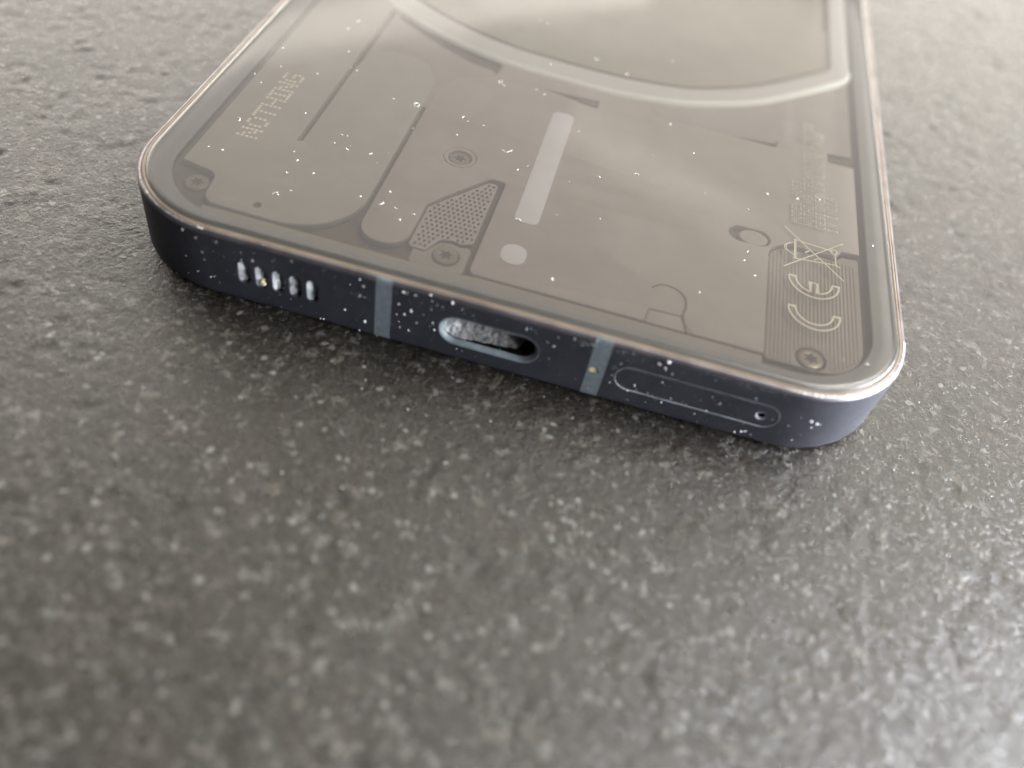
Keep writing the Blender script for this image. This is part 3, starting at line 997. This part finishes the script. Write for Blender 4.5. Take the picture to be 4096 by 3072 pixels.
FRAME_DUST = [(-32.52, 1.42, 6.8, 1.7), (-31.39, 1.09, 7.85, 1.3), (-29.64, 0.29, 7.23, 1.3), (-28.07, 0.3, 7.89, 1.8), (-28.36, 0.06, 6.81, 1.7), (-32.97, 1.69, 3.89, 1.1), (-29.4, 0.23, 5.8, 1.3), (-27.92, 0.03, 5.27, 0.9), (-27.79, 0.02, 4.4, 0.8), (-31.09, 0.74, 3.59, 0.8), (-32.83, 1.6, 0.99, 1), (-31.5, 0.9, 0.67, 0.7), (-28.7, 0.11, 2.51, 0.8), (-27.42, 0.0, 2.33, 0.7), (-27.03, 0.0, 2.5, 0.8), (-24.06, 0.0, 5.64, 0.8), (-19.12, 0.01, 7.21, 1.1), (-24.79, 0.25, 7.88, 0.8), (-21.92, 0.3, 7.94, 1), (-22.95, 0.0, 5.95, 0.8), (-18.45, 0.0, 1.74, 0.7), (-16.23, 0.01, 0.79, 0.8), (-16.55, 0.0, 0.76, 0.7), (-12.08, 0.0, 2.03, 1.2), (-12.61, 0.0, 0.63, 1.1), (-10.86, 0.0, 0.52, 1.2), (-14.05, 0.0, 2.88, 1.1), (-12.62, 0.0, 5.2, 0.9), (-13.46, 0.0, 5.29, 1), (-13.58, 0.0, 6.35, 0.8), (-12.65, 0.0, 7.3, 0.8), (-12.35, 0.01, 6.63, 1), (-8.55, 0.0, 7.24, 1.3), (-7.44, 0.01, 7.18, 1.5), (-6.05, 0.08, 7.69, 1.4), (-3.98, 0.0, 7.52, 1.3), (-6.53, 0.0, 5.04, 1.1), (-7.72, 0.01, 5.08, 1.5), (-8.34, 0.0, 4.44, 1), (-9.05, 0.01, 4.18, 0.8), (-5.86, 0.01, 7.05, 0.9), (-8.88, 0.0, 5.54, 1), (-7.09, 0.0, 3.76, 1.1), (-7.8, 0.0, 2.48, 1), (-8.66, 0.0, 2.57, 0.9), (-5.57, 0.0, 4.34, 1.2), (-5.36, 0.01, 3.47, 1.4), (-12.08, 0.0, 2.03, 1.2), (-12.62, 0.0, 5.2, 1), (5.81, 0.01, 5.58, 1), (5.16, 0.0, 5.91, 0.9), (3.02, 0.0, 6.81, 1), (9.35, 0.05, 7.66, 1.5), (7.45, 0.01, 7.21, 1.4), (8.25, 0.01, 6.7, 1.2), (-12.29, 0.0, 6.51, 1), (15.97, 0.0, 7.52, 2.2), (15.24, 0.0, 7.02, 1.5), (15.94, 0.01, 6.61, 1), (16.73, 0.0, 6.17, 0.9), (13.93, 0.01, 3.44, 1.5), (13.5, 0.0, 2.46, 0.9), (15.48, 0.01, 1.64, 0.9), (16.86, 0.0, 2.19, 0.9), (20.96, 0.0, 4.69, 1), (21.83, 0.01, 4.09, 1.2), (24.31, 0.0, 0.89, 1), (24.88, 0.0, 1.22, 1.1), (25.19, 0.01, 1.41, 1.1), (20.15, 0.0, 1.87, 0.8), (21.02, 0.0, 2.72, 0.9), (17.64, 0.0, 0.28, 0.7), (30.12, 0.41, 4.68, 2.2), (30.78, 0.62, 4.35, 1.6), (30.52, 0.53, 3.75, 1.5), (31.13, 0.75, 4.23, 1.2), (32.98, 1.69, 6.59, 1.9), (32.26, 1.27, 6.55, 1.4), (35.62, 4.09, 3.67, 1.8), (32.18, 1.23, 1.63, 1.4), (29.56, 0.27, 1.69, 1.2), (29.24, 0.2, 1.75, 1), (31.42, 0.87, 1.24, 1), (28.48, 0.08, 3.64, 0.9), (20.53, 0.01, 6.86, 0.8), (24.55, 0.01, 5.98, 0.9)]


def stuff(name, VF, mt, label, cat):
    o = from_py(name, *VF, [mt], None, True, 60)
    o["kind"] = "stuff"
    o["label"] = label
    o["category"] = cat
    return o


M['frame_dust'] = plastic('bright_frame_dust', (0.88, 0.89, 0.90), 0.6, 0.4, 0.05)
# dust on the glass: curled fibres and flakes
parts = []
def flake(x, y, z, s):
    if s >= 1.4:
        n = 5 if s < 2 else 8
        a = random.uniform(0, 6.28)
        px, py = x, y
        da = random.uniform(-.7, .7)
        for i in range(n):
            parts.append(blob((px, py, z + .03 + .04 * sin(i)), (.12 * random.uniform(.8, 1.3), .045, .045), .3, Matrix.Rotation(a, 3, 'Z')))
            px += cos(a) * .13 * s / 1.6
            py += sin(a) * .13 * s / 1.6
            a += da + random.uniform(-.5, .5)
    else:
        k = random.choice((1, 1, 2))
        for i in range(k):
            parts.append(blob((x + random.uniform(-.07, .07), y + random.uniform(-.07, .07), z + .02), (.17 * s * random.uniform(.6, 1.2), .05 * s, .05 * s), .35))


for x, y, s in GLASS_DUST:
    flake(x, y, 8.30, s)
for i in range(100):
    x, y = random.uniform(-36, 36), random.uniform(2, 75)
    parts.append(blob((x, y, 8.31), tuple(random.uniform(.012, .032) for _ in range(3)), .3))
stuff("glass_dust", merge(parts), M['dust'], "white lint and dust scattered over the transparent phone back", "dust")

parts = []
for x, y, z, s in FRAME_DUST:
    s *= 0.086 * min(1.6, math.exp(random.gauss(0, .35)))
    nx = 0.0
    parts.append(blob((x, y, z), (s * random.uniform(.7, 1.1), s * .6, s * random.uniform(.8, 1.3)), .25, Matrix.Identity(3)))
for i in range(340):
    x = random.uniform(-30, 30)
    z = random.uniform(.8, 7.5)
    s = min(.05, .010 * math.exp(random.gauss(0.4, .55)))
    parts.append(blob((x, -0.005, z), (s, s * .6, s * 1.3), .35, Matrix.Identity(3)))
# clumps: by the right band, under the lip, on the right corner
for cx, cz, n, sp in ((8.8, 7.2, 34, .45), (-8.6, 6.9, 14, .5), (12.2, 7.3, 22, .8), (-26.5, 7.2, 12, .6), (22, 7.35, 26, 2.5), (16, 3.0, 18, 2.2), (-12.5, 5.2, 12, .5), (-5.5, 6.6, 16, .7), (11.6, 5.0, 10, .3), (24.5, 7.3, 24, 1.6)):
    for i in range(n):
        s = min(.06, .013 * math.exp(random.gauss(0.4, .5)))
        parts.append(blob((cx + random.gauss(0, sp), -0.005, min(7.38, cz + random.gauss(0, .25 if sp < 2 else .15))), (s, s * .5, s), .4, Matrix.Identity(3)))
# chips along the metal lip, thicker towards the right corner
lip = outline(0.30, 40)
lip = [q for q in lip if q[1] < 60]
for i in range(1400):
    a = random.randrange(len(lip) - 1)
    t = random.random()
    p0, p1 = lip[a], lip[a + 1]
    if abs(p0[0] - p1[0]) + abs(p0[1] - p1[1]) > 70:
        x = random.uniform(-26, 27)
        y = .3
    else:
        x, y = p0[0] + (p1[0] - p0[0]) * t, p0[1] + (p1[1] - p0[1]) * t
    if x < 4 and random.random() < .65:
        continue
    s = min(.09, .014 * math.exp(random.gauss(0.4, .6)))
    if x > 8:
        s *= 1.6
    zz = random.choice((7.95, 7.93, 7.9))
    parts.append(blob((x, y, zz), (s * 1.3, s, s * .7), .3))
stuff("frame_dust", merge(parts), M['frame_dust'], "white dust specks on the dark metal edge of the phone", "dust")

# pale grit lying on the stone
parts = []
k = 0
while k < 260:
    x, y = random.uniform(-70, 75), random.uniform(-48, 60)
    if abs(x) < 38.5 and y > -.4:
        continue
    s = random.choice((.04, .05, .05, .06, .07, .08, .11))
    parts.append(blob((x, y, stone_z(x, y) + s * .4), (s * random.uniform(.8, 1.4), s, s * .7), .25))
    k += 1
stuff("stone_grit", merge(parts), M['grit'], "tiny pale grains of grit lying on the dark worktop", "grit")
